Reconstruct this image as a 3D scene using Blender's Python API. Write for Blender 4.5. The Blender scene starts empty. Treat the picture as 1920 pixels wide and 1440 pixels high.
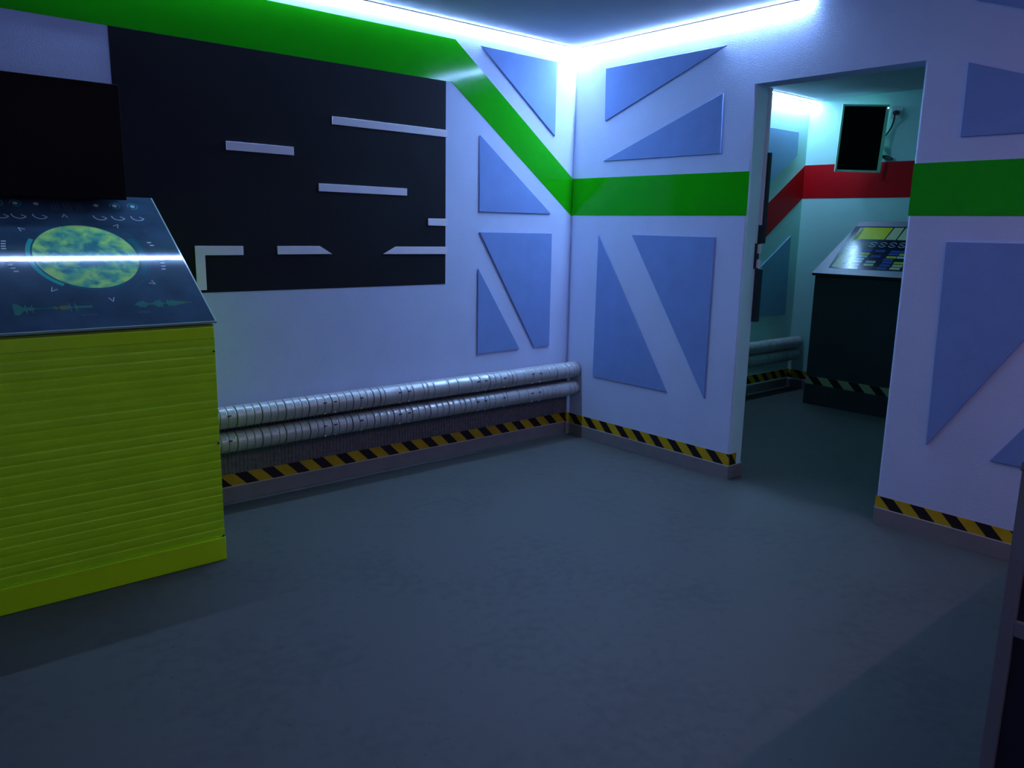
import bpy, bmesh, math, random
from mathutils import Vector, Matrix

random.seed(7)
sc = bpy.context.scene
COL = sc.collection

# ------------------------------------------------------------------ camera
F_PX = 1490.18
CAM = Vector((-3.7673, -3.7994, 1.3755))
YAW, PITCH, ROLL = 0.8587554, -0.1930853, 0.0197633
fw = Vector((math.cos(PITCH) * math.cos(YAW), math.cos(PITCH) * math.sin(YAW), math.sin(PITCH)))
rt0 = Vector((math.sin(YAW), -math.cos(YAW), 0))
up0 = rt0.cross(fw)
rt = rt0 * math.cos(ROLL) + up0 * math.sin(ROLL)
up = -rt0 * math.sin(ROLL) + up0 * math.cos(ROLL)
cam_data = bpy.data.cameras.new('camera')
cam = bpy.data.objects.new('camera', cam_data)
COL.objects.link(cam)
cam_data.sensor_width = 36.0
cam_data.lens = F_PX / 1920 * 36
cam_data.clip_start = 0.02
m = Matrix((rt, up, -fw)).transposed().to_4x4()
m.translation = CAM
cam.matrix_world = m
sc.camera = cam

# ------------------------------------------------------------------ world, exposure
w = bpy.data.worlds.new('world')
sc.world = w
w.use_nodes = True
w.node_tree.nodes['Background'].inputs[0].default_value = (0.0, 0.0, 0.0, 1)
w.node_tree.nodes['Background'].inputs[1].default_value = 0.0
vs = sc.view_settings
sc.display_settings.display_device = 'sRGB'
vs.view_transform = 'Standard'
vs.look = 'None'
vs.gamma = 1.0
vs.use_curve_mapping = False
vs.exposure = 0.0
sc.cycles.max_bounces = 10
sc.cycles.diffuse_bounces = 8
sc.cycles.sample_clamp_indirect = 4.0
sc.cycles.use_denoising = True
sc.cycles.caustics_reflective = False

# brightness and colour of the LED tape (the only lamps of the place)
LED_MAIN = ((0.35, 0.60, 1.15), 228.0)
LED_RIGHT = ((0.35, 0.60, 1.15), 587.0)
LED_BACK = ((0.95, 0.57, 0.88), 100.0)
LED_FAR = ((0.33, 0.60, 1.1), 95.0)
LED_TEAL = ((0.05, 0.85, 0.95), 24.0)

# ------------------------------------------------------------------ materials
def new_mat(name):
    mt = bpy.data.materials.new(name)
    mt.use_nodes = True
    return mt, mt.node_tree.nodes, mt.node_tree.links, mt.node_tree.nodes['Principled BSDF']

def mat(name, col, rough=0.6, spec=0.5, metal=0.0, var=0.0, vscale=8.0, bump=0.0, bscale=150.0,
        coat=0.0, bdist=0.002, col2=None):
    mt, N, L, b = new_mat(name)
    b.inputs['Base Color'].default_value = (*col, 1)
    b.inputs['Roughness'].default_value = rough
    b.inputs['Specular IOR Level'].default_value = spec
    b.inputs['Metallic'].default_value = metal
    b.inputs['Coat Weight'].default_value = coat
    b.inputs['Coat Roughness'].default_value = 0.03
    tc = N.new('ShaderNodeTexCoord')
    if var > 0 or col2:
        n = N.new('ShaderNodeTexNoise')
        n.inputs['Scale'].default_value = vscale
        n.inputs['Detail'].default_value = 6
        L.new(tc.outputs['Object'], n.inputs['Vector'])
        r = N.new('ShaderNodeValToRGB')
        r.color_ramp.elements[0].position = 0.3
        r.color_ramp.elements[1].position = 0.7
        c0 = [c * (1 - var) for c in col]
        c1 = list(col2) if col2 else [min(1, c * (1 + var)) for c in col]
        r.color_ramp.elements[0].color = (*c0, 1)
        r.color_ramp.elements[1].color = (*c1, 1)
        L.new(n.outputs['Fac'], r.inputs['Fac'])
        L.new(r.outputs['Color'], b.inputs['Base Color'])
    if bump > 0:
        n2 = N.new('ShaderNodeTexNoise')
        n2.inputs['Scale'].default_value = bscale
        n2.inputs['Detail'].default_value = 4
        L.new(tc.outputs['Object'], n2.inputs['Vector'])
        bp = N.new('ShaderNodeBump')
        bp.inputs['Strength'].default_value = bump
        bp.inputs['Distance'].default_value = bdist
        L.new(n2.outputs['Fac'], bp.inputs['Height'])
        L.new(bp.outputs['Normal'], b.inputs['Normal'])
    return mt

def emis(name, col, strength):
    mt, N, L, b = new_mat(name)
    b.inputs['Base Color'].default_value = (0.8, 0.8, 0.8, 1)
    b.inputs['Emission Color'].default_value = (*col, 1)
    b.inputs['Emission Strength'].default_value = strength
    return mt

def floor_mat():
    mt, N, L, b = new_mat('floor_vinyl')
    tc = N.new('ShaderNodeTexCoord')
    n1 = N.new('ShaderNodeTexNoise'); n1.inputs['Scale'].default_value = 2.2; n1.inputs['Detail'].default_value = 8
    n2 = N.new('ShaderNodeTexNoise'); n2.inputs['Scale'].default_value = 22; n2.inputs['Detail'].default_value = 8
    v = N.new('ShaderNodeTexVoronoi'); v.inputs['Scale'].default_value = 14
    for n in (n1, n2, v):
        L.new(tc.outputs['Object'], n.inputs['Vector'])
    mx = N.new('ShaderNodeMath'); mx.operation = 'ADD'
    L.new(n1.outputs['Fac'], mx.inputs[0]); L.new(n2.outputs['Fac'], mx.inputs[1])
    r = N.new('ShaderNodeValToRGB')
    r.color_ramp.elements[0].position = 0.75; r.color_ramp.elements[0].color = (0.055, 0.059, 0.051, 1)
    r.color_ramp.elements[1].position = 1.25; r.color_ramp.elements[1].color = (0.068, 0.072, 0.063, 1)
    L.new(mx.outputs[0], r.inputs['Fac'])
    sp = N.new('ShaderNodeValToRGB')
    sp.color_ramp.elements[0].position = 0.03; sp.color_ramp.elements[0].color = (0.55, 0.55, 0.55, 1)
    sp.color_ramp.elements[1].position = 0.07; sp.color_ramp.elements[1].color = (1, 1, 1, 1)
    L.new(v.outputs['Distance'], sp.inputs['Fac'])
    mm = N.new('ShaderNodeMix'); mm.data_type = 'RGBA'; mm.blend_type = 'MULTIPLY'
    mm.inputs['Factor'].default_value = 1.0
    L.new(r.outputs['Color'], mm.inputs['A']); L.new(sp.outputs['Color'], mm.inputs['B'])
    L.new(mm.outputs['Result'], b.inputs['Base Color'])
    b.inputs['Roughness'].default_value = 0.6
    b.inputs['Specular IOR Level'].default_value = 0.3
    bp = N.new('ShaderNodeBump'); bp.inputs['Strength'].default_value = 0.15; bp.inputs['Distance'].default_value = 0.002
    L.new(n2.outputs['Fac'], bp.inputs['Height']); L.new(bp.outputs['Normal'], b.inputs['Normal'])
    return mt

def planet_mat():
    mt, N, L, b = new_mat('planet_print')
    tc = N.new('ShaderNodeTexCoord')
    n1 = N.new('ShaderNodeTexNoise'); n1.inputs['Scale'].default_value = 20; n1.inputs['Detail'].default_value = 9
    n1.inputs['Distortion'].default_value = 0.35
    L.new(tc.outputs['Object'], n1.inputs['Vector'])
    r = N.new('ShaderNodeValToRGB')
    e = r.color_ramp.elements
    e[0].position = 0.32; e[0].color = (0.05, 0.22, 0.22, 1)
    e[1].position = 0.68; e[1].color = (0.48, 0.78, 0.18, 1)
    x = e.new(0.45); x.color = (0.12, 0.42, 0.24, 1)
    x = e.new(0.55); x.color = (0.26, 0.60, 0.20, 1)
    # clouds turn from teal in the middle to yellow-green at the printed rim
    vd = N.new('ShaderNodeVectorMath'); vd.operation = 'DISTANCE'
    vd.inputs[1].default_value = (-2.984, -0.347, 1.233)
    L.new(tc.outputs['Object'], vd.inputs[0])
    pw = N.new('ShaderNodeMath'); pw.operation = 'MULTIPLY_ADD'
    pw.inputs[1].default_value = 1.5; pw.inputs[2].default_value = -0.185
    L.new(vd.outputs['Value'], pw.inputs[0])
    ad = N.new('ShaderNodeMath'); ad.operation = 'ADD'
    L.new(pw.outputs[0], ad.inputs[0]); L.new(n1.outputs['Fac'], ad.inputs[1])
    L.new(ad.outputs[0], r.inputs['Fac'])
    L.new(r.outputs['Color'], b.inputs['Base Color'])
    b.inputs['Roughness'].default_value = 0.04
    return mt

M = {}
M['wall'] = mat('wall_paint', (0.60, 0.67, 0.89), 0.75, 0.3, var=0.03, vscale=5, bump=0.6, bscale=190, bdist=0.004)
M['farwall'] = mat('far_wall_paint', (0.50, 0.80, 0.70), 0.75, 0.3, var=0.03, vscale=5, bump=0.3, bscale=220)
M['jamb'] = mat('jamb_cyan_lit', (0.62, 0.92, 0.95), 0.7, 0.3, var=0.03, vscale=5, bump=0.3, bscale=220)  # cyan light from the far room is put into this colour
M['ceiling'] = mat('ceiling_paint', (0.48, 0.50, 0.55), 0.85, 0.2, var=0.05, vscale=3, bump=0.2, bscale=120)
M['floor'] = floor_mat()
M['upstand'] = mat('upstand_vinyl', (0.22, 0.20, 0.20), 0.6, 0.3, var=0.08, vscale=9)
M['cap'] = mat('upstand_cap', (0.62, 0.52, 0.50), 0.6)
M['panel'] = mat('triangle_panel_paint', (0.22, 0.34, 0.64), 0.8, 0.2, var=0.04, vscale=9, bump=0.5, bscale=190, bdist=0.003)
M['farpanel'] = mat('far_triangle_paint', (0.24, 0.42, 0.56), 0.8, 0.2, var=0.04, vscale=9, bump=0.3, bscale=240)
M['green'] = mat('green_vinyl', (0.010, 0.37, 0.004), 0.11, 0.15, var=0.03, vscale=4, bump=0.04, bscale=60)
M['red'] = mat('red_vinyl', (0.50, 0.003, 0.006), 0.5, 0.12, var=0.03, vscale=4)
M['black'] = mat('black_mural', (0.007, 0.008, 0.010), 0.75, 0.2, var=0.2, vscale=3)
M['bar'] = mat('white_slat', (0.80, 0.76, 0.84), 0.6, 0.3, var=0.03, vscale=12)
M['yellow'] = mat('tape_yellow', (0.62, 0.36, 0.012), 0.45, 0.3, var=0.25, vscale=7, col2=(0.62, 0.42, 0.012))
M['tblack'] = mat('tape_black', (0.014, 0.008, 0.010), 0.5, 0.3)
M['palestripe'] = mat('tape_pale', (0.50, 0.42, 0.20), 0.5, 0.3)
M['alu'] = mat('led_channel', (0.78, 0.64, 0.56), 0.5, 0.4)
M['pipe'] = mat('silver_jacket', (0.50, 0.49, 0.47), 0.34, 0.5, metal=0.3, var=0.10, vscale=20, bump=0.25, bscale=40)
M['seam'] = mat('jacket_seam', (0.10, 0.10, 0.11), 0.6)
M['rivet_d'] = mat('dark_rivet', (0.03, 0.03, 0.035), 0.5)
M['rivet_w'] = mat('white_rivet', (0.85, 0.85, 0.85), 0.4)
M['fin'] = mat('corrugated_grey', (0.17, 0.16, 0.17), 0.5, 0.4, var=0.25, vscale=60)
M['lime'] = mat('lime_paint', (0.47, 0.90, 0.008), 0.42, 0.4, var=0.08, vscale=6, bump=0.3, bscale=45)
M['limebright'] = mat('lime_paint_gloss', (0.53, 0.93, 0.003), 0.3, 0.5, var=0.04, vscale=6, bump=0.1, bscale=60)
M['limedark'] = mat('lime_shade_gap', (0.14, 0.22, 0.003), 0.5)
M['glassprint'] = mat('navy_glass_print', (0.038, 0.072, 0.10), 0.035, 0.6, var=0.3, vscale=5, bump=0.02, bscale=4, bdist=0.01)
M['glassedge'] = mat('glass_edge', (0.36, 0.50, 0.42), 0.12, 0.6)
M['planet'] = planet_mat()
M['teal'] = mat('print_teal', (0.03, 0.38, 0.30), 0.04)
M['tealdim'] = mat('print_teal_dim', (0.016, 0.12, 0.14), 0.04)
M['icon'] = mat('print_pale', (0.50, 0.56, 0.58), 0.04)
M['icondim'] = mat('print_grey', (0.10, 0.13, 0.15), 0.04)
M['wavegreen'] = mat('print_green', (0.08, 0.46, 0.24), 0.04)
M['waveyellow'] = mat('print_yellow', (0.36, 0.42, 0.04), 0.04)
M['tv'] = mat('tv_plastic', (0.0015, 0.002, 0.002), 0.5, 0.06)
M['tvscreen'] = mat('tv_glass', (0.0012, 0.0018, 0.0018), 0.4, 0.05)
M['mint'] = mat('mint_frame', (0.50, 0.95, 0.66), 0.5, 0.4, var=0.06, vscale=15)
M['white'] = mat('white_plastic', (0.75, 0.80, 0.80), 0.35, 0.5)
M['cable'] = mat('black_rubber', (0.010, 0.011, 0.014), 0.45)
M['metal'] = mat('bare_metal', (0.65, 0.65, 0.62), 0.3, 0.5, metal=0.5)
M['darkbar'] = mat('dark_rail', (0.012, 0.020, 0.028), 0.4)
M['greycab'] = mat('dark_grey_laminate', (0.045, 0.050, 0.048), 0.55, 0.35, var=0.06, vscale=4)
M['greytop'] = mat('grey_laminate', (0.24, 0.22, 0.26), 0.4, 0.5, var=0.04, vscale=10)
M['greytrim'] = mat('grey_trim', (0.19, 0.19, 0.175), 0.5, 0.4, var=0.04, vscale=8)
M['darkpanel'] = mat('dark_side_panel', (0.012, 0.013, 0.022), 0.4, 0.4)
M['p_dark'] = mat('panel_navy', (0.008, 0.014, 0.030), 0.16, 0.3)
M['p_yel'] = mat('panel_yellow', (0.55, 0.55, 0.02), 0.16, 0.3)
M['p_pale'] = mat('panel_pale', (0.50, 0.52, 0.28), 0.16, 0.3)
M['p_blue'] = mat('panel_blue', (0.05, 0.08, 0.30), 0.16, 0.3)
M['p_cyan'] = mat('panel_cyan', (0.32, 0.52, 0.45), 0.16, 0.3)
M['p_lav'] = mat('panel_lavender', (0.35, 0.42, 0.75), 0.16, 0.3)
M['p_lime'] = mat('panel_lime', (0.40, 0.50, 0.04), 0.16, 0.3)
M['p_line'] = mat('panel_line', (0.50, 0.55, 0.55), 0.16, 0.3)
M['scratch'] = mat('floor_crack', (0.022, 0.025, 0.026), 0.7)

# ------------------------------------------------------------------ mesh helpers
class MB:
    def __init__(self):
        self.v, self.f, self.mi, self.mats, self.sm = [], [], [], [], []
    def mat(self, key):
        if key not in self.mats:
            self.mats.append(key)
        return self.mats.index(key)
    def add(self, verts, faces, key, smooth=False):
        o = len(self.v)
        self.v += [tuple(p) for p in verts]
        k = self.mat(key)
        for f in faces:
            self.f.append([i + o for i in f]); self.mi.append(k); self.sm.append(smooth)
    def box(self, a, b, key):
        (x0, y0, z0), (x1, y1, z1) = a, b
        x0, x1 = sorted((x0, x1)); y0, y1 = sorted((y0, y1)); z0, z1 = sorted((z0, z1))
        v = [(x0, y0, z0), (x1, y0, z0), (x1, y1, z0), (x0, y1, z0), (x0, y0, z1), (x1, y0, z1), (x1, y1, z1), (x0, y1, z1)]
        self.add(v, [(0, 3, 2, 1), (4, 5, 6, 7), (0, 1, 5, 4), (1, 2, 6, 5), (2, 3, 7, 6), (3, 0, 4, 7)], key)
    def prism(self, poly, fn, h0, h1, key, side=None):
        # poly: 2D points; fn(u, v, h) -> 3D
        n = len(poly)
        v = [fn(u, q, h0) for u, q in poly] + [fn(u, q, h1) for u, q in poly]
        self.add(v, [list(range(n, 2 * n)), list(range(n - 1, -1, -1))], key)
        o = len(self.v) - 2 * n
        k = self.mat(side or key)
        for i in range(n):
            j = (i + 1) % n
            self.f.append([o + i, o + j, o + n + j, o + n + i]); self.mi.append(k); self.sm.append(False)
    def flat(self, poly, fn, h, key):
        self.add([fn(u, q, h) for u, q in poly], [list(range(len(poly)))], key)
    def lathe_x(self, prof, cy, cz, key_fn, n=28):
        # prof: list of (x, r); rings around an axis along x
        o = len(self.v)
        for x, r in prof:
            for i in range(n):
                a = 2 * math.pi * i / n
                self.v.append((x, cy + r * math.cos(a), cz + r * math.sin(a)))
        for s in range(len(prof) - 1):
            k = self.mat(key_fn(s))
            for i in range(n):
                j = (i + 1) % n
                self.f.append([o + s * n + i, o + s * n + j, o + (s + 1) * n + j, o + (s + 1) * n + i])
                self.mi.append(k); self.sm.append(True)
        k = self.mat(key_fn(0))
        self.f.append([o + i for i in range(n)]); self.mi.append(k); self.sm.append(False)
        e = o + (len(prof) - 1) * n
        self.f.append([e + i for i in range(n)]); self.mi.append(k); self.sm.append(False)
    def tube(self, pts, r, key, n=10):
        pts = [Vector(p) for p in pts]
        o = len(self.v)
        prev = None
        for i, p in enumerate(pts):
            t = (pts[min(i + 1, len(pts) - 1)] - pts[max(i - 1, 0)]).normalized()
            ref = prev if prev is not None else (Vector((0, 0, 1)) if abs(t.z) < 0.9 else Vector((1, 0, 0)))
            a = (ref - t * ref.dot(t)).normalized(); prev = a
            b = t.cross(a)
            for k in range(n):
                an = 2 * math.pi * k / n
                self.v.append(tuple(p + a * (r * math.cos(an)) + b * (r * math.sin(an))))
        k_ = self.mat(key)
        for s in range(len(pts) - 1):
            for k in range(n):
                j = (k + 1) % n
                self.f.append([o + s * n + k, o + s * n + j, o + (s + 1) * n + j, o + (s + 1) * n + k])
                self.mi.append(k_); self.sm.append(True)
        for e in (0, len(pts) - 1):
            self.f.append([o + e * n + k for k in range(n)]); self.mi.append(k_); self.sm.append(False)
    def build(self, name, parent=None, bevel=0.0, seg=2, recalc=True):
        me = bpy.data.meshes.new(name)
        me.from_pydata(self.v, [], self.f)
        for k in self.mats:
            me.materials.append(M[k] if isinstance(k, str) else k)
        for p, k, s in zip(me.polygons, self.mi, self.sm):
            p.material_index = k; p.use_smooth = s
        if recalc:
            bm = bmesh.new(); bm.from_mesh(me)
            bmesh.ops.recalc_face_normals(bm, faces=bm.faces)
            bm.to_mesh(me); bm.free()
        o = bpy.data.objects.new(name, me)
        COL.objects.link(o)
        if bevel > 0:
            md = o.modifiers.new('bevel', 'BEVEL'); md.width = bevel; md.segments = seg
            md.limit_method = 'ANGLE'; md.angle_limit = math.radians(30)
        if parent is not None:
            o.parent = parent
            o.matrix_parent_inverse = parent.matrix_basis.inverted()
        return o

def tag(o, label, cat, group=None):
    o['label'] = label; o['category'] = cat
    if group: o['group'] = group
    return o

def struct(o):
    o['kind'] = 'structure'
    return o

def thing(name, loc, label, cat, group=None):
    o = bpy.data.objects.new(name, None)
    o.empty_display_size = 0.1
    o.location = loc
    COL.objects.link(o)
    return tag(o, label, cat, group)

# maps of the wall planes: (u, z, height off the wall)
def on_left(u, z, h): return (u, -h, z)          # wall y = 0, u = x
def on_right(u, z, h): return (-h, u, z)         # wall x = 0, u = y
FARX = 2.85
def on_far(u, z, h): return (FARX - h, u, z)
def on_floor(u, q, h): return (u, q, h)

H = 2.5
XS, YB, YF = -4.7, -4.25, -2.75       # side wall, back wall, far room's right wall
T = 0.13                              # thickness of the doorway wall
DY0, DY1, DZ = -1.322, -2.165, 2.135  # doorway

# ------------------------------------------------------------------ room shell
b = MB(); b.box((XS - .1, YB - .1, -0.1), (FARX + .1, 0.1, 0), 'floor'); struct(b.build('floor'))
b = MB(); b.box((XS - .1, YB - .1, H), (FARX + .1, 0.1, H + .1), 'ceiling'); struct(b.build('ceiling'))
b = MB(); b.box((XS - .1, 0, 0), (T, 0.1, H), 'wall'); struct(b.build('wall_left'))
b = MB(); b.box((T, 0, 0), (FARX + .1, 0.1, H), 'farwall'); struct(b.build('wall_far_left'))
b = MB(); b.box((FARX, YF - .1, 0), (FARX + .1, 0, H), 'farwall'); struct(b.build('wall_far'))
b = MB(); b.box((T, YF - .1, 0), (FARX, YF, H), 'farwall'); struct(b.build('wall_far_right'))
b = MB(); b.box((XS - .1, YB - .1, 0), (T, YB, H), 'wall'); struct(b.build('wall_back'))
b = MB(); b.box((XS - .1, YB, 0), (XS, 0, H), 'wall'); struct(b.build('wall_side'))

def rounded(cx, cy, r, a0, a1, n=5):
    return [(cx + r * math.cos(a0 + (a1 - a0) * i / n), cy + r * math.sin(a0 + (a1 - a0) * i / n)) for i in range(n + 1)]
R = 0.012
UH_ = 0.079
b = MB()
p = [(T, 0), (0, 0)] + rounded(R, DY0 + R, R, math.pi, 1.5 * math.pi) + rounded(T - R, DY0 + R, R, 1.5 * math.pi, 2 * math.pi)
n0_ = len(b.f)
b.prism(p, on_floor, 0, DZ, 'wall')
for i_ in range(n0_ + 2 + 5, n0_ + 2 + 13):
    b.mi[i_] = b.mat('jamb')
p = [(0, YB), (T, YB)] + rounded(T - R, DY1 - R, R, 0, .5 * math.pi) + rounded(R, DY1 - R, R, .5 * math.pi, math.pi)
b.prism(p, on_floor, 0, DZ, 'wall')
b.box((0.0, YB, DZ), (T, 0, H), 'wall')
struct(b.build('wall_right'))

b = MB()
b.box((T - .014, DY0 - .017, 1.42), (T + .004, DY0 + .004, DZ - .004), 'white')  # white strip paints the light caught by the jamb's far edge
struct(b.build('lit_edge_trim', bevel=.003))

# vinyl upstands (floor covering turned up the wall)
UH, UT = 0.079, 0.004
def upstand(name, segs):
    b = MB()
    for a, c in segs:
        b.box((min(a[0], c[0]), min(a[1], c[1]), 0), (max(a[0], c[0]), max(a[1], c[1]), UH - .004), 'upstand')
        b.box((min(a[0], c[0]), min(a[1], c[1]), UH - .004), (max(a[0], c[0]), max(a[1], c[1]), UH), 'cap')
    struct(b.build(name))
upstand('baseboard_left', [((XS, -UT), (-UT, 0))])
upstand('baseboard_right', [((-UT, DY0 - UT), (0, 0)), ((0, DY0 - UT), (T, DY0))])
upstand('baseboard_right_beyond_door', [((-UT, YB), (0, DY1 + UT)), ((0, DY1), (T, DY1 + UT))])
upstand('baseboard_far', [((T, -UT), (FARX, 0)), ((FARX - UT, YF), (FARX, -UT))])

# scratch in the floor covering
b = MB()
pts = [(-1.68, -.632), (-1.55, -.630), (-1.431, -.632), (-1.428, -.70), (-1.427, -.778)]
for (x0, y0), (x1, y1) in zip(pts[:-1], pts[1:]):
    d = Vector((x1 - x0, y1 - y0)).normalized(); n = Vector((-d.y, d.x)) * 0.0022
    b.flat([(x0 - n.x, y0 - n.y), (x1 - n.x, y1 - n.y), (x1 + n.x, y1 + n.y), (x0 + n.x, y0 + n.y)], on_floor, 0.0008, 'scratch')
struct(b.build('trim_1'))

# ------------------------------------------------------------------ LED strips
def led(name, p0, p1, inward, colstr, label, off=0.001, wid=0.016, group='LED light strips at the ceiling edge'):
    # p0, p1: ends on the wall line (x, y); inward: unit vector off the wall
    t = thing(name, ((p0[0] + p1[0]) / 2, (p0[1] + p1[1]) / 2, H), label, 'light strip', group)
    ix, iy = inward
    def seg(o0, o1, z0, z1, key, nm):
        bb = MB()
        xs = [p0[0] + ix * o0, p1[0] + ix * o0, p0[0] + ix * o1, p1[0] + ix * o1]
        ys = [p0[1] + iy * o0, p1[1] + iy * o0, p0[1] + iy * o1, p1[1] + iy * o1]
        bb.box((min(xs), min(ys), z0), (max(xs), max(ys), z1), key)
        return bb.build(nm, t)
    seg(max(off - .0006, .0004), off + wid + .0006, H - .008, H - .0003, 'alu', 'channel')
    em = emis('led_glow', colstr[0], colstr[1])
    M_key = 'led%d' % len(M); M[M_key] = em
    seg(off, off + wid, H - .011, H - .008, M_key, 'diffuser')
    return t

led('led_strip', (-3.15, 0), (-0.0005, 0), (0, -1), LED_MAIN, 'glowing white light strip at the ceiling above the black mural wall', .0008, .013)
led('led_strip', (0, -0.03), (0, -1.6), (-1, 0), LED_RIGHT, 'glowing white light strip at the ceiling above the doorway wall', .0005, .012)
led('led_strip', (-3.2, YB), (-0.3, YB), (0, 1), LED_BACK, 'light strip at the ceiling of the wall behind the camera')
led('led_strip', (1.95, 0), (FARX - .002, 0), (0, -1), LED_FAR, 'glowing light strip at the ceiling in the room beyond the doorway', .030, .04)
led('led_strip', (T + .1, YF), (FARX - .3, YF), (0, 1), LED_TEAL, 'teal light strip hidden at right in the room beyond the doorway')

# ------------------------------------------------------------------ painted stripes and black mural
b = MB()
b.prism([(-4.6, 2.175), (-0.978, 2.175), (-0.006, 1.466), (-0.002, 1.466), (-0.002, 1.702), (-0.955, 2.404), (-4.6, 2.404)],
        on_left, 0, 0.0016, 'green')
tag(b.build('wall_stripe'), 'glossy green stripe along the top of the black mural, slanting down to the corner', 'wall stripe', 'green wall stripes')
b = MB()
b.prism([(-0.002, 1.467), (DY0 + .001, 1.467), (DY0 + .001, 1.697), (-0.002, 1.701)], on_right, 0, 0.0016, 'green')
tag(b.build('wall_stripe'), 'level green stripe between the room corner and the doorway', 'wall stripe', 'green wall stripes')
b = MB()
b.prism([(DY1 - .001, 1.467), (-4.2, 1.467), (-4.2, 1.697), (DY1 - .001, 1.697)], on_right, 0, 0.0016, 'green')
tag(b.build('wall_stripe'), 'darker green stripe on the wall right of the doorway', 'wall stripe', 'green wall stripes')
b = MB()
b.prism([(FARX - .002, 1.685), (FARX - .002, 1.966), (1.7, 1.236), (1.7, 0.955)], on_left, 0, 0.0016, 'red')
tag(b.build('wall_stripe'), 'dark red stripe slanting down the left wall beyond the doorway', 'wall stripe', 'red wall stripes')
b = MB()
b.prism([(-.002, 1.685), (YF + .002, 1.672), (YF + .002, 1.954), (-.002, 1.967)], on_far, 0, 0.0016, 'red')
tag(b.build('wall_stripe'), 'level red stripe behind the tilted screen in the room beyond', 'wall stripe', 'red wall stripes')

b = MB()
b.prism([(-2.757, 1.05), (-1.02, 1.05), (-1.02, 2.1745), (-2.757, 2.1745)], on_left, 0.0006, 0.002, 'black')
tag(b.build('mural_panel'), 'large black wall mural rectangle below the green stripe', 'wall panel')

def slat(poly, label):
    b = MB(); b.prism(poly, on_left, 0.0021, 0.009, 'bar')
    tag(b.build('wall_slat', bevel=0.0008, seg=1), label, 'slat', 'white slats on the black mural')
slat([(-1.73, 1.877), (-1.0135, 1.874), (-1.0135, 1.913), (-1.73, 1.916)], 'long white slat topmost on the black mural, reaching its right edge')
slat([(-2.281, 1.710), (-1.945, 1.709), (-1.945, 1.749), (-2.281, 1.750)], 'white slat at upper left of the mural, alone beside the black screen')
slat([(-1.8135, 1.543), (-1.285, 1.542), (-1.285, 1.581), (-1.8135, 1.582)], 'white slat across the middle of the mural, below the topmost one')
slat([(-1.145, 1.384), (-1.011, 1.382), (-1.011, 1.424), (-1.145, 1.423)], 'shortest white slat, a stub at the right edge of the mural')
slat([(-2.451, 1.268), (-2.222, 1.268), (-2.222, 1.225), (-2.407, 1.225), (-2.407, 1.063), (-2.451, 1.063)],
     'white L-shaped slat in the lower left corner of the mural')
slat([(-2.048, 1.268), (-1.819, 1.268), (-1.748, 1.227), (-2.048, 1.227)], 'white slat with slanted right end, low in the middle of the mural')
slat([(-1.44, 1.225), (-1.011, 1.223), (-1.011, 1.265), (-1.36, 1.266)], 'white slat with slanted left end, low at the right of the mural')

# ------------------------------------------------------------------ triangular wall panels
def tri(poly, fn, label, group, h=0.010, mk='panel'):
    b = MB(); b.prism(poly, fn, .0008, h, mk)
    tag(b.build('triangle_panel', bevel=0.001, seg=1), label, 'wall panel', group)
GL, GR, GF = 'blue triangles on the mural wall', 'blue triangles on the doorway wall', 'blue triangles in the room beyond'
tri([(-0.777, 2.397), (-0.179, 2.394), (-0.178, 1.951)], on_left, 'blue triangle panel highest on the left wall, above the slanting green stripe', GL)
tri([(-0.777, 1.906), (-0.776, 1.470), (-0.194, 1.473)], on_left, 'blue right-angled triangle panel under the slanting green stripe', GL)
tri([(-0.773, 1.350), (-0.181, 1.350), (-0.178, 0.622), (-0.312, 0.620)], on_left, 'large blue panel pointing down, left of the corner above the pipes', GL)
tri([(-0.781, 1.135), (-0.438, 0.620), (-0.780, 0.617)], on_left, 'smallest blue triangle panel, low on the left wall above the pipes', GL)
tri([(-0.264, 2.346), (-1.131, 2.350), (-0.272, 2.037)], on_right, 'blue triangle panel with level top edge, right of the corner by the ceiling', GR)
tri([(-0.271, 1.799), (-1.127, 2.109), (-1.134, 1.797)], on_right, 'blue triangle panel rising towards the doorway, above the green stripe', GR)
tri([(-0.256, 1.347), (-0.861, 0.431), (-0.253, 0.432)], on_right, 'tall blue triangle panel with its point up, right of the corner', GR)
tri([(-0.533, 1.352), (-1.134, 1.351), (-1.135, 0.435)], on_right, 'tall blue triangle panel with its point down, left of the doorway', GR)
tri([(-2.348, 2.101), (-2.351, 1.798), (-3.235, 1.798)], on_right, 'dim blue triangle panel right of the doorway above the green stripe', GR)
tri([(-2.346, 1.356), (-2.95, 1.356), (-2.366, 0.434)], on_right, 'tall dim blue triangle panel right of the doorway, its point down', GR)
tri([(-2.634, 0.425), (-3.235, 1.347), (-3.235, 0.425)], on_right, 'dim blue triangle tip low at the right edge of the photo', GR)
tri([(-2.344, 2.346), (-3.21, 2.350), (-3.205, 2.037)], on_right, 'dim blue triangle tip in the top right corner of the photo', GR)
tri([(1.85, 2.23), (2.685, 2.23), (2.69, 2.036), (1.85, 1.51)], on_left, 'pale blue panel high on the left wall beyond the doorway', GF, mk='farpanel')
tri([(1.55, 0.672), (2.715, 0.672), (2.70, 1.36)], on_left, 'shadowed blue triangle panel low on the left wall beyond the doorway', GF, mk='farpanel')

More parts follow.
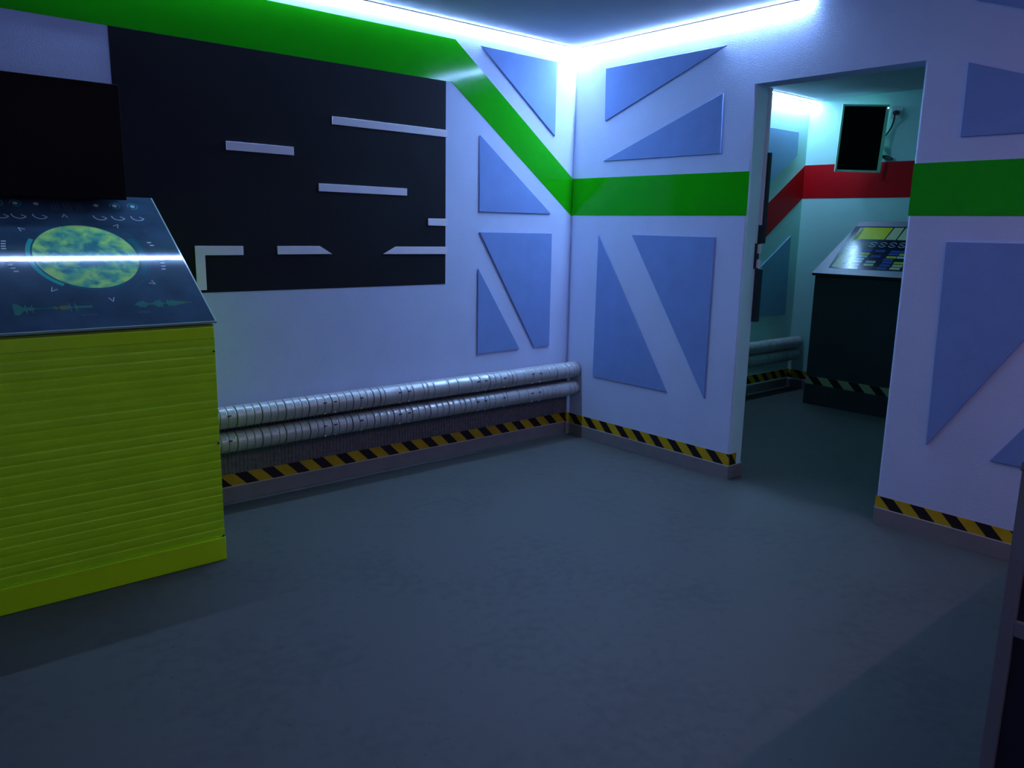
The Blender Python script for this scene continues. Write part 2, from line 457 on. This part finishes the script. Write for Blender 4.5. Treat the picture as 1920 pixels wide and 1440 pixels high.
# ------------------------------------------------------------------ hazard tape
def hazard(pts, fn, z0, z1, h, phase, pitch, duty, sign, label, group, yk='yellow', bk='tblack', name='hazard_tape'):
    # pts = (ua, ub): runs from ua to ub along the wall; slant down to the right, seen from the room
    ua, ub = pts
    lo, hi = min(ua, ub), max(ua, ub)
    b = MB()
    b.prism([(lo, z0), (hi, z0), (hi, z1), (lo, z1)], fn, 0, h, yk)
    sl = (z1 - z0)
    k0 = math.floor((lo - phase) / pitch) - 2
    k1 = math.ceil((hi - phase) / pitch) + 2
    for k in range(k0, k1):
        a = phase + k * pitch
        c = a + sign * duty * pitch
        quad = [(a, z1), (c, z1), (c + sign * sl, z0), (a + sign * sl, z0)]
        # clip to [lo, hi] in u
        def clip(poly, lim, keep_less):
            out = []
            for i in range(len(poly)):
                p, q = poly[i], poly[(i + 1) % len(poly)]
                pin = p[0] <= lim if keep_less else p[0] >= lim
                qin = q[0] <= lim if keep_less else q[0] >= lim
                if pin: out.append(p)
                if pin != qin:
                    tt = (lim - p[0]) / (q[0] - p[0]); out.append((lim, p[1] + (q[1] - p[1]) * tt))
            return out
        quad = clip(clip(quad, hi, True), lo, False)
        if len(quad) >= 3:
            b.flat(quad, fn, h + .0004, bk)
    return tag(b.build(name, recalc=False), label, 'hazard tape', group)
TZ0, TZ1 = 0.080, 0.143
G_T = 'black and yellow hazard tape'
hazard((XS, -.001), on_left, TZ0, TZ1, 0.0015, -2.319, 0.1408, 0.47, 1, 'long black and yellow hazard tape below the silver pipes', G_T)
t = hazard((DY0 - .002, -.002), on_right, TZ0, TZ1 + .003, 0.0015, -0.034, 0.1408, 0.47, -1, 'black and yellow hazard tape from the room corner to the doorway', G_T)
def on_jamb(u, z, h): return (u, DY0 - h, z)
b = MB()
b.prism([(0, TZ0), (T * .55, TZ0), (T * .55, TZ1 + .003), (0, TZ1 + .003)], on_jamb, 0, .0015, 'yellow')
b.flat([(-.0, TZ1 + .003), (.022, TZ1 + .003), (.075, TZ0), (0.012, TZ0)], on_jamb, .0019, 'tblack')
b.build('folded_end', t)
hazard((YB, DY1 + .002), on_right, TZ0, TZ1 - .006, 0.0015, -2.18, 0.1415, 0.47, -1, 'black and yellow hazard tape on the wall right of the doorway', G_T)
hazard((T, FARX - .002), on_left, TZ0 + .01, TZ1 + .02, 0.0015, 0.30, 0.1408, 0.47, 1, 'dim hazard tape under the pipes in the room beyond', G_T)
hazard((-1.2, -.002), on_far, TZ0 + .01, TZ1 + .02, 0.0015, -0.06, 0.1408, 0.47, -1, 'dim hazard tape on the far wall behind the grey console', G_T)

# ------------------------------------------------------------------ silver pipes
def pipe(x0, x1, cy, cz, r, label, group, rings, rivets):
    b = MB()
    prof = [(x0, r)]
    keys = []
    for xr, strong in rings:
        wd = 0.0032 if strong else 0.0018
        dp = 0.003 if strong else 0.0016
        # jacket overlap: slightly raised lip, then a dark groove
        prof += [(xr - .006, r), (xr - wd, r + .0012), (xr - wd * .9, r - dp), (xr + wd * .9, r - dp), (xr + wd, r - .0004), (xr + .01, r)]
        keys += ['pipe', 'pipe', 'seam', 'seam', 'seam', 'pipe']
    prof.append((x1, r)); keys.append('pipe')
    b.lathe_x(prof, cy, cz, lambda s: keys[min(s, len(keys) - 1)])
    o = tag(b.build('pipe'), label, 'pipe', group)
    for x, dark in rivets:
        a = math.radians(18 if dark else -48)
        bb = MB()
        c = Vector((x, cy - (r + .001) * math.cos(a), cz + (r + .001) * math.sin(a)))
        n = Vector((0, -math.cos(a), math.sin(a)))
        if dark:
            bb.tube([c - Vector((.009, 0, 0)), c + Vector((.009, 0, .002))], .0035, 'rivet_d', 8)
        else:
            bb.tube([c - n * .001, c + n * .005], .005, 'rivet_w', 8)
        rv = bb.build('rivet', o)
        rv['label'] = 'dark clip on the pipe jacket' if dark else 'small white rivet on the pipe jacket'
    return o
def make_rings(x0, x1, start, seed, fade):
    rnd = random.Random(seed)
    out, x, k = [], start, 0
    while x < x1 - .03:
        if x > x0 + .03:
            out.append((x + rnd.uniform(-.004, .004), k % 3 == 0 if x < fade else rnd.random() < .15))
        x += 0.0418 if x < fade else rnd.choice((.03, .042, .07, .1)); k += 1
    return out
RX = (-2.38, -1.88, -1.82, -1.665, -1.423, -1.362, -0.872, -0.813, -0.665, -0.431, -0.367)
riv = [(x, True) for x in RX] + [(x + .004, False) for x in RX[1:]]
PY = -0.088
pipe(-4.65, -.001, PY, .456, .0535, 'upper silver jacketed pipe along the foot of the left wall', 'silver pipes along the left wall',
     make_rings(-4.6, 0, -4.60 + .1252, 1, -1.55), riv)
pipe(-4.65, -.001, PY, .333, .0505, 'lower silver jacketed pipe above the corrugated strip', 'silver pipes along the left wall',
     make_rings(-4.6, 0, -4.60 + .1252, 5, -0.9), riv)
pipe(T + .001, FARX - .02, PY, .4245, .0535, 'upper dim pipe along the wall beyond the doorway', 'pipes in the room beyond',
     make_rings(T, FARX, .2, 8, .3), [])
pipe(T + .001, FARX - .02, PY, .316, .0505, 'lower dim pipe along the wall beyond the doorway', 'pipes in the room beyond',
     make_rings(T, FARX, .2, 9, .3), [])

# corrugated grey strip below the pipes, raised behind them to darken the shaded gap
def corrugated(x0, x1, label, z1):
    b = MB()
    n = int((x1 - x0) / .004)
    rnd = random.Random(3)
    prof = []
    for i in range(n + 1):
        x = x0 + (x1 - x0) * i / n
        ph = (i % 5)
        d = (.004, .009, .010, .009, .004)[ph] + rnd.uniform(-.0008, .0008)
        prof.append((x, d))
    v, f = [], []
    for x, d in prof:
        v += [(x, -d, TZ1 + .002), (x, -d, z1), (x, -.0005, TZ1 + .002), (x, -.0005, z1)]
    for i in range(n):
        o = 4 * i
        f += [(o, o + 4, o + 5, o + 1), (o + 1, o + 5, o + 7, o + 3), (o + 2, o, o + 4, o + 6)]
    b.add(v, f, 'fin')
    tag(b.build('corrugated_strip', recalc=False), label, 'wall strip')
corrugated(-4.65, -.002, 'grey corrugated strip on the wall between pipes and hazard tape', .47)

# ------------------------------------------------------------------ lime green console with planet panel
CX0, CX1, CY0, CY1 = -3.50, -2.626, -0.676, -0.02
G0 = Vector((0, -0.676, 0.995)); G1 = Vector((0, -0.014, 1.478))
GD = (G1 - G0).normalized(); GL_ = (G1 - G0).length
GN = Vector((0, -GD.z, GD.y))
def on_glass(u, v, h):
    p_ = G0 + GD * v + GN * h
    return (u, p_.y, p_.z)
con = thing('control_console', ((CX0 + CX1) / 2, (CY0 + CY1) / 2, 0), 'lime green control console with a sloping planet display, under the black screen', 'console', 'control consoles')
b = MB()
def con_side(u, z, h): return (h, u, z)
b.prism([(CY0 + .012, .004), (-.16, .004), (-.16, .53), (CY1, .53), (CY1, 1.454), (CY0 + .012, .978)], con_side, CX0, CX1 - .001, 'lime')
b.build('body', con)
# ribbed front cladding
b = MB()
rnd = random.Random(11)
prof = []
z = .100
while z < .925:
    j = rnd.uniform(-.003, .003)
    prof += [(z, .0), (z + .014 + j, .0022), (z + .030 + j, .0024), (z + .0335 + j, .0022), (z + .0355, .0013)]
    z += .0362
prof.append((.925, 0))
v, f = [], []
for zz, d in prof:
    v += [(CX0, CY0 + .006 - d, zz), (CX1, CY0 + .006 - d, zz), (CX0, CY0 + .013, zz), (CX1, CY0 + .013, zz)]
for i in range(len(prof) - 1):
    o = 4 * i
    f += [(o, o + 1, o + 5, o + 4), (o + 1, o + 3, o + 7, o + 5), (o + 2, o, o + 4, o + 6)]
b.add(v, f, 'lime')
b.build('front_cladding', con, recalc=False)
b = MB(); b.box((CX0, CY0 + .0005, .926), (CX1, CY0 + .013, .975), 'limebright')
b.build('top_rail', con, bevel=.004)
b = MB(); b.box((CX0, CY0 - .004, 0.001), (CX1 + .001, CY0 + .012, .099), 'limebright')
b.build('plinth', con, bevel=.002)
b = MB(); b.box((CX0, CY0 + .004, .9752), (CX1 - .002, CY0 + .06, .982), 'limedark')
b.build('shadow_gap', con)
for px, pz in ((CX1 - .006, .876), (CX1 - .006, .50), (CX1 - .006, .104)):
    b = MB(); b.tube([(px, CY0 + .006, pz), (px, CY0 - .0025, pz)], .0035, 'rivet_d', 8)
    b.build('nail', con)
# glass plate
b = MB()
b.prism([(CX0, 0.0), (CX1 + .012, 0.0), (CX1 - .004, GL_), (CX0, GL_)], on_glass, -.011, -.001, 'glassprint', side='glassedge')
glass = b.build('glass_panel', con)
glass['label'] = 'glossy navy glass top printed with a green planet'
b = MB()
b.flat([(CX1 + .006, .002), (CX1 + .012, 0), (CX1 - .004, GL_), (CX1 - .009, GL_)], on_glass, -.0006, 'glassedge')  # flat pale strips paint the highlight along the glass bevel
b.build('edge_highlight', glass, recalc=False)
b = MB()
b.flat([(CX0, 0), (CX1 + .0058, 0), (CX1 + .0058, .0035), (CX0, .0035)], on_glass, -.0006, 'glassedge')
b.build('edge_highlight', glass, recalc=False)
def on_print(u, v, h):
    return on_glass(u + .0187 * v, .0125 + 1.048 * v, h)
HP = [0.0]
def hp():
    HP[0] += 0.00004
    return -.0008 + HP[0]
def disc(b, cx, cv, rx, rv, key, h, n=48, a0=0, a1=2 * math.pi):
    b.flat([(cx + rx * math.cos(a0 + (a1 - a0) * i / n), cv + rv * math.sin(a0 + (a1 - a0) * i / n)) for i in range(n)], on_print, h, key)
def arc(b, cx, cv, r0, r1, a0, a1, key, h, n=24, fn=None):
    fn = fn or on_print
    a0, a1 = math.radians(a0), math.radians(a1)
    for i in range(n):
        s, e = a0 + (a1 - a0) * i / n, a0 + (a1 - a0) * (i + 1) / n
        b.flat([(cx + r0 * math.cos(s), cv + r0 * math.sin(s)), (cx + r1 * math.cos(s), cv + r1 * math.sin(s)),
                (cx + r1 * math.cos(e), cv + r1 * math.sin(e)), (cx + r0 * math.cos(e), cv + r0 * math.sin(e))], fn, h, key)
def line(b, p, q, wd, key, h, fn=None):
    fn = fn or on_print
    d = Vector((q[0] - p[0], q[1] - p[1])); n = Vector((-d.y, d.x)).normalized() * wd / 2
    b.flat([(p[0] - n.x, p[1] - n.y), (q[0] - n.x, q[1] - n.y), (q[0] + n.x, q[1] + n.y), (p[0] + n.x, p[1] + n.y)], fn, h, key)
PX, PV, PR = -2.990, .385, .185
b = MB()
h = hp()
disc(b, PX, PV, PR, PR, 'planet', h, 72)
arc(b, PX, PV, PR + .001, PR + .004, 0, 360, 'tealdim', h, 72)
arc(b, PX, PV, PR + .006, PR + .022, 150, 235, 'teal', h, 36)
arc(b, PX, PV, PR + .006, PR + .012, 240, 300, 'tealdim', h, 30)
arc(b, PX, PV, PR + .010, PR + .034, -35, 30, 'tealdim', h, 36)
arc(b, PX, PV, PR + .040, PR + .043, -60, 40, 'tealdim', h, 36)
o = b.build('planet_graphic', glass, recalc=False); o['label'] = 'printed green planet with teal rings'
# target dots with rings
for cx, dim, full in ((-3.240, 1, 1), (-3.178, 1, 1), (-3.106, 1, 0), (-2.886, 0, 0), (-2.813, 0, 1), (-2.742, 0, 1)):
    b = MB(); h = hp()
    disc(b, cx, .704, .0095, .0095, 'icon', h, 20)
    if full:
        arc(b, cx, .704, .0175, .021, -120, 200, 'teal', h)
        arc(b, cx, .704, .0235, .0255, 20, 140, 'tealdim', h)
    else:
        arc(b, cx, .704, .014, .016, -60, 60, 'tealdim', h)
    b.build('target_icon', glass, recalc=False)
for cx in (-3.236, -3.177, -3.104, -2.886, -2.816, -2.740):
    b = MB(); h = hp()
    arc(b, cx, .634, .0235, .028, 175, 330, 'icon', h)
    line(b, (cx + .022, .620), (cx + .006, .632), .004, 'icon', h)
    b.build('gauge_arc', glass, recalc=False)
for k, cx in enumerate((-3.040, -2.996, -2.949)):
    b = MB(); h = hp()
    for dx in (-.012, 0, .010):
        line(b, (cx + dx, .722 - .01 * (dx < 0)), (cx + dx, .662), .0022, 'icondim', h)
    b.build('tick_lines', glass, recalc=False)
for cx, cv, a in ((-3.186, .541, 130), (-2.839, .569, 50), (-3.143, .198, 230), (-2.960, .136, 275), (-2.793, .221, 315), (-3.019, .627, 90)):
    b = MB(); h = hp()
    a = math.radians(a)
    d = Vector((math.cos(a), math.sin(a))); n = Vector((-d.y, d.x))
    c = Vector((cx, cv))
    tip, l, r_ = c + d * .013, c - d * .009 + n * .010, c - d * .009 - n * .010
    line(b, tip, l, .0032, 'icon', h); line(b, tip, r_, .0032, 'icon', h); line(b, l, c - d * .003 - n * .004, .0025, 'icondim', h)
    b.build('arrow_icon', glass, recalc=False)
for sgn, xs in ((1, ((-3.2555, .470), (-3.2585, .455), (-3.2605, .441), (-3.2615, .427), (-3.262, .356), (-3.2565, .336), (-3.2505, .318), (-3.243, .300))),
                (1, ((-2.739, .464), (-2.733, .446), (-2.724, .372), (-2.722, .353), (-2.722, .336), (-2.724, .317), (-2.728, .299)))):
    for part in ([p_ for p_ in xs if p_[1] > .4], [p_ for p_ in xs if p_[1] < .4]):
        b = MB(); h = hp()
        for cx, cv in part:
            line(b, (cx - .008, cv), (cx + .008, cv), .007, 'icon', h)
        b.build('scale_bars', glass, recalc=False)
def wave(x0, x1, amps, yel):
    b = MB(); h = hp()
    n = len(amps)
    for i, a in enumerate(amps):
        x = x0 + (x1 - x0) * (i + .5) / n
        line(b, (x, .101 - a), (x, .101 + a), (x1 - x0) / n * .32, 'waveyellow' if yel[0] <= i < yel[1] else 'wavegreen', h)
    b.build('waveform_graphic', glass, recalc=False)
rnd = random.Random(5)
wa = [.026, .029, .027, .030, .026, .022, .017, .012, .008, .012, .022, .010, .006, .012, .007, .020, .006, .003] + [.0012] * 14 + \
     [.003, .007, .005, .010, .004, .003, .005, .010, .013, .007, .012, .009, .013, .008, .010, .022, .004, .002, .002, .004, .020, .010, .005] + [.004, .006] * 6
wave(-3.286, -3.036, wa, (34, 46))
wb = [.002, .004, .008, .012, .016, .014, .018, .015, .019, .013, .009, .006, .005, .004, .003, .004, .006, .008, .013, .017, .019, .016, .018, .022, .010, .004,
      .003, .002, .005, .014, .020, .012, .016, .013, .018, .013, .011, .013, .011, .009, .010, .007, .008, .005, .004, .003, .002, .002, .0015, .0015, .001, .001]
wave(-2.89, -2.675, wb, (42, 54))
for tx0, tx1 in ((-3.08, -3.03), (-2.887, -2.848)):
    b = MB(); h = hp()
    k = tx0
    while k < tx1:
        line(b, (k, .058), (k + .0055, .058), .006, 'icondim', h); k += .009
    b.build('caption_marks', glass, recalc=False)

# ------------------------------------------------------------------ black television over the console
TX0, TX1, TY, TZB, TZT = -3.62, -2.757, -0.10, 1.462, 1.928
tv = thing('television', ((TX0 + TX1) / 2, TY / 2, TZB), 'black flat screen on the wall above the lime green console', 'screen', 'wall screens')
b = MB(); b.box((TX0, TY, TZB), (TX1, TY + .030, TZT), 'tv'); b.build('casing', tv, bevel=.003)
b = MB(); b.box((TX0 + .004, TY + .030, 1.494), (TX1 - .004, -.022, TZT - .004), 'tv'); b.build('rear_housing', tv, bevel=.003)
b = MB(); b.box((TX0 + .012, TY - .0008, TZB + .016), (TX1 - .012, TY + .002, TZT - .012), 'tvscreen'); b.build('display', tv)
b = MB(); b.box((-3.35, -.0215, 1.55), (-3.02, -.003, 1.85), 'tv'); b.build('wall_mount', tv)

# ------------------------------------------------------------------ doorway hardware
bar = thing('door_latch_bar', (.14, DY0 - .01, .89), 'tall black bar with a bare metal latch on the inner edge of the doorway', 'door hardware')
b = MB(); b.box((.128, DY0 - .032, 1.322), (.150, DY0 + .01, 1.80), 'darkbar'); b.build('upper_rail', bar, bevel=.002)
b = MB(); b.box((.118, DY0 - .030, .893), (.152, DY0 + .01, 1.185), 'darkbar'); b.build('lower_rail', bar, bevel=.004)
b = MB(); b.box((.100, DY0 - .012, 1.185), (.128, DY0 + .0, 1.322), 'darkbar'); b.build('latch_case', bar, bevel=.001)
for z0_, z1_ in ((1.19, 1.235), (1.268, 1.318)):
    b = MB(); b.box((.108, DY0 - .026, z0_), (.1275, DY0 - .0122, z1_), 'rivet_w'); b.build('latch_plate', bar)

# ------------------------------------------------------------------ grey console beyond the doorway
FX = 2.31
fc = thing('control_console', (2.57, -.9, 0), 'dark grey control console with coloured button panel in the room beyond', 'console', 'control consoles')
FYR = -1.36
b = MB()
def fc_side(u, z, h): return (u, h, z)
v = []
for yl, yr in ((-.483, FYR), ):
    pass
prof = [(FX, .004), (FX, 1.045), (2.815, 1.455), (2.815, .004)]
def fyl(x): return -.483 - .10 * (x - FX)
v = [(x, fyl(x), z) for x, z in prof] + [(x, FYR, z) for x, z in prof]
b.add(v, [(0, 1, 2, 3), (7, 6, 5, 4), (0, 4, 5, 1), (1, 5, 6, 2), (2, 6, 7, 3), (3, 7, 4, 0)], 'greycab')
b.build('body', fc)
A0 = Vector((2.285, 0, 1.072)); A1 = Vector((2.82, 0, 1.492)); AD = (A1 - A0).normalized(); AL = (A1 - A0).length
AN = Vector((-AD.z, 0, AD.x))
def on_fc(u, v, h):
    p_ = A0 + AD * v + AN * h
    return (p_.x, u, p_.z)
b = MB(); b.prism([(-.462, 0), (FYR, 0), (FYR, AL), (-.562, AL)], on_fc, -.028, 0, 'greytop', side='greycab')
top = b.build('sloping_top', fc, bevel=.002)
top['label'] = 'lighter grey sloping top'
b = MB(); b.prism([(-.572, .072), (-1.30, .072), (-1.30, .61), (-.552, .61)], on_fc, .0002, .0012, 'p_dark')
pan = b.build('button_panel', top)
pan['label'] = 'navy panel printed with yellow, green and blue keys'
b = MB()
q = .0016
def blk(ps, key): b.flat(ps, on_fc, q, key)
blk([(-.625, .595), (-.868, .595), (-.858, .442), (-.645, .442), (-.60, .40)], 'p_yel')
blk([(-.600, .590), (-.640, .596), (-.640, .44), (-.628, .375), (-.605, .365)], 'p_pale')
blk([(-.880, .595), (-.955, .595), (-.950, .442), (-.868, .442)], 'p_pale')
blk([(-.968, .595), (-1.09, .595), (-1.09, .442), (-.960, .442)], 'p_pale')
blk([(-1.10, .595), (-1.28, .595), (-1.28, .442), (-1.10, .442)], 'p_yel')
blk([(-.604, .352), (-.690, .352), (-.690, .334), (-.602, .334)], 'p_pale')
blk([(-.604, .312), (-.690, .312), (-.684, .088), (-.588, .088)], 'p_pale')
for u_, v_ in ((-.675, .235), (-.672, .17), (-.668, .14)):
    b.flat([(u_ - .012, v_ - .005), (u_ + .012, v_ - .005), (u_ + .012, v_ + .005), (u_ - .012, v_ + .005)], on_fc, q + .0003, 'p_dark')
b.build('colour_blocks', pan, recalc=False)
for cx in (-.799, -.877, -.953, -1.028, -1.103):
    b = MB()
    arc(b, cx, .378, .026, .031, 20, 160, 'p_line', q, 14, on_fc); arc(b, cx, .378, .026, .031, 200, 340, 'p_line', q, 14, on_fc)
    line(b, (cx - .014, .372), (cx + .014, .386), .004, 'p_line', q, on_fc)
    line(b, (cx - .010, .384), (cx + .016, .368), .002, 'p_line', q, on_fc)
    b.build('round_icon', pan, recalc=False)
btn = [(-.782, .304, 'p_blue'), (-.89, .301, 'p_blue'), (-.783, .263, 'p_lime'), (-.78, .23, 'p_cyan'), (-.77, .197, 'p_cyan'), (-.767, .165, 'p_cyan'),
       (-.76, .128, 'p_lav'), (-.766, .087, 'p_lav'), (-.872, .167, 'p_cyan'), (-.871, .131, 'p_pale'), (-.883, .236, 'p_blue'),
       (-1.012, .298, 'p_blue'), (-1.008, .267, 'p_blue'), (-1.006, .23, 'p_lime'), (-.994, .198, 'p_blue'), (-.999, .167, 'p_blue'),
       (-.997, .131, 'p_blue'), (-.99, .095, 'p_blue'), (-1.087, .231, 'p_cyan'), (-1.09, .165, 'p_lime'), (-1.092, .132, 'p_pale'), (-1.086, .1, 'p_pale'),
       (-1.09, .298, 'p_blue'), (-1.09, .265, 'p_lime')]
for u_, v_, k in btn:
    b = MB(); b.flat([(u_ - .038, v_ - .0125), (u_ + .038, v_ - .0125), (u_ + .038, v_ + .0125), (u_ - .038, v_ + .0125)], on_fc, q, k)
    b.build('printed_key', pan, recalc=False)
b = MB(); b.box((FX - .006, -1.34, .001), (FX - .0005, fyl(FX) + .006, .165), 'greycab'); b.build('plinth', fc)
def on_fcf(u, z, h): return (FX - h, u, z)
tp = hazard((-1.34, fyl(FX)), on_fcf, .166, .232, .002, -.495, .172, .47, -1, '', None, 'palestripe', 'tblack', 'hazard_band')
for k in ('label', 'category'):
    del tp[k]
tp['label'] = 'pale and black slanted warning band'
tp.parent = fc; tp.matrix_parent_inverse = fc.matrix_basis.inverted()

# ------------------------------------------------------------------ tilted screen beyond the doorway
SC = Vector((2.70, -.561, 2.142)); SY, SP, SR, SW, SH = .634, -.062, .025, .348, .522
Mz = Matrix.Rotation(SY, 3, 'Z') @ Matrix.Rotation(SP, 3, 'Y') @ Matrix.Rotation(SR, 3, 'X')
def on_scr(u, z, h):
    return tuple(SC + Mz @ Vector((-h, u, z)))
scr = thing('wall_screen', (2.85, -.56, 2.14), 'small upright black screen in a mint frame, turned on its bracket beyond the doorway', 'screen', 'wall screens')
b = MB()
a, c, fr, fb = SW / 2, SH / 2, .014, .016
b.prism([(-a, -c), (a, -c), (a, c), (-a, c)], on_scr, -.030, -.004, 'mint')
for q_ in ([(-a, -c), (a, -c), (a, -c + fb), (-a, -c + fb)], [(-a, c - fr), (a, c - fr), (a, c), (-a, c)],
           [(-a, -c), (-a + .028, -c), (-a + .022, c), (-a, c)], [(a - fr, -c), (a, -c), (a, c), (a - fr, c)]):
    b.prism(q_, on_scr, -.004, 0, 'mint')
b.build('frame', scr)
b = MB(); b.prism([(-a + .024, -c + .016), (a - .014, -c + .016), (a - .014, c - .014), (-a + .022, c - .014)], on_scr, -.006, -.0015, 'tvscreen')
b.build('display', scr)
b = MB(); b.tube([on_scr(0, 0, -.028), (2.80, -.58, 2.14), (2.849, -.58, 2.14)], .018, 'cable', 12); b.build('bracket', scr)
M['brdot'] = emis('bright_dot_glow', (.8, 1, 1), 3.0)
b = MB(); b.prism([(-a + .004, c - .030), (-a + .012, c - .030), (-a + .012, c - .020), (-a + .004, c - .020)], on_scr, 0, .002, 'brdot')  # small glowing dot in the frame's top corner
b.build('bright_dot', scr)

so = thing('wall_socket', (2.85, -.758, 2.335), 'white wall socket beside the upright screen beyond the doorway', 'socket')
b = MB(); b.prism([(-.708, 2.297), (-.708, 2.383), (-.803, 2.373), (-.803, 2.289)], on_far, 0, .010, 'white'); b.build('cover_plate', so, bevel=.003)
b = MB()
pr = [(-.757 + .030 * math.cos(i / 24 * 2 * math.pi), 2.335 + .030 * math.sin(i / 24 * 2 * math.pi)) for i in range(24)]
b.prism(pr, on_far, .010, .013, 'white'); b.build('socket_ring', so)
cb = thing('power_cable', (2.84, -.757, 2.335), 'black power cable plugged into the socket, hanging behind the upright screen', 'cable')
b = MB()
b.tube([(2.836, -.760, 2.338), (2.818, -.760, 2.336), (2.800, -.759, 2.331)], .018, 'cable', 14); b.build('plug', cb)
def spline(pts, n=8):
    P = [Vector(p) for p in pts]; out = []
    for i in range(len(P) - 1):
        p0, p1, p2, p3 = P[max(i - 1, 0)], P[i], P[i + 1], P[min(i + 2, len(P) - 1)]
        for k in range(n):
            t_ = k / n
            out.append(.5 * ((2 * p1) + (p2 - p0) * t_ + (2 * p0 - 5 * p1 + 4 * p2 - p3) * t_ ** 2 + (-p0 + 3 * p1 - 3 * p2 + p3) * t_ ** 3))
    out.append(P[-1]); return out
b = MB()
b.tube(spline([(2.80, -.758, 2.327), (2.805, -.757, 2.295), (2.825, -.735, 2.235), (2.838, -.695, 2.180), (2.84, -.650, 2.135), (2.84, -.60, 2.07),
               (2.838, -.655, 2.018), (2.836, -.715, 2.007), (2.832, -.760, 1.988), (2.832, -.758, 1.977), (2.834, -.725, 1.984), (2.838, -.68, 2.002), (2.84, -.62, 2.03)]), .006, 'cable', 10)
b.build('cord', cb)

# ------------------------------------------------------------------ grey trimmed console at the right edge
RX0, RX1, RYF, RYB = -2.20, -.55, -3.366, -4.22
rc = thing('control_console', (-1.4, -3.8, 0), 'dark console with grey edge trims at the right edge of the photo', 'console', 'control consoles')
b = MB()
b.prism([(RYF - .004, .02), (RYF - .004, .972), (RYB + .02, 1.40), (RYB + .02, .02)], con_side, RX0 + .012, RX1 - .012, 'darkpanel')
b.build('body', rc)
for x in (RX0, RX1 - .03):
    b = MB(); b.box((x, RYF - .024, 0), (x + .03, RYF, .985), 'greytrim'); b.build('corner_trim', rc, bevel=.002)
    b = MB(); b.box((x, RYB + .02, .666), (x + .011, RYF - .024, .695), 'greytrim'); b.build('side_rail', rc, bevel=.001)
b = MB()
b.prism([(RYF + .002, .972), (RYF + .002, .990), (RYB + .01, 1.43), (RYB + .01, 1.40)], con_side, RX0 - .002, RX1 + .002, 'greytrim')
b.build('sloping_top', rc, bevel=.002)

# static mesh flags
for o in bpy.data.objects:
    if o.type == 'MESH' and o.parent is None and 'category' not in o and o.get('kind') is None:
        o['kind'] = 'structure'
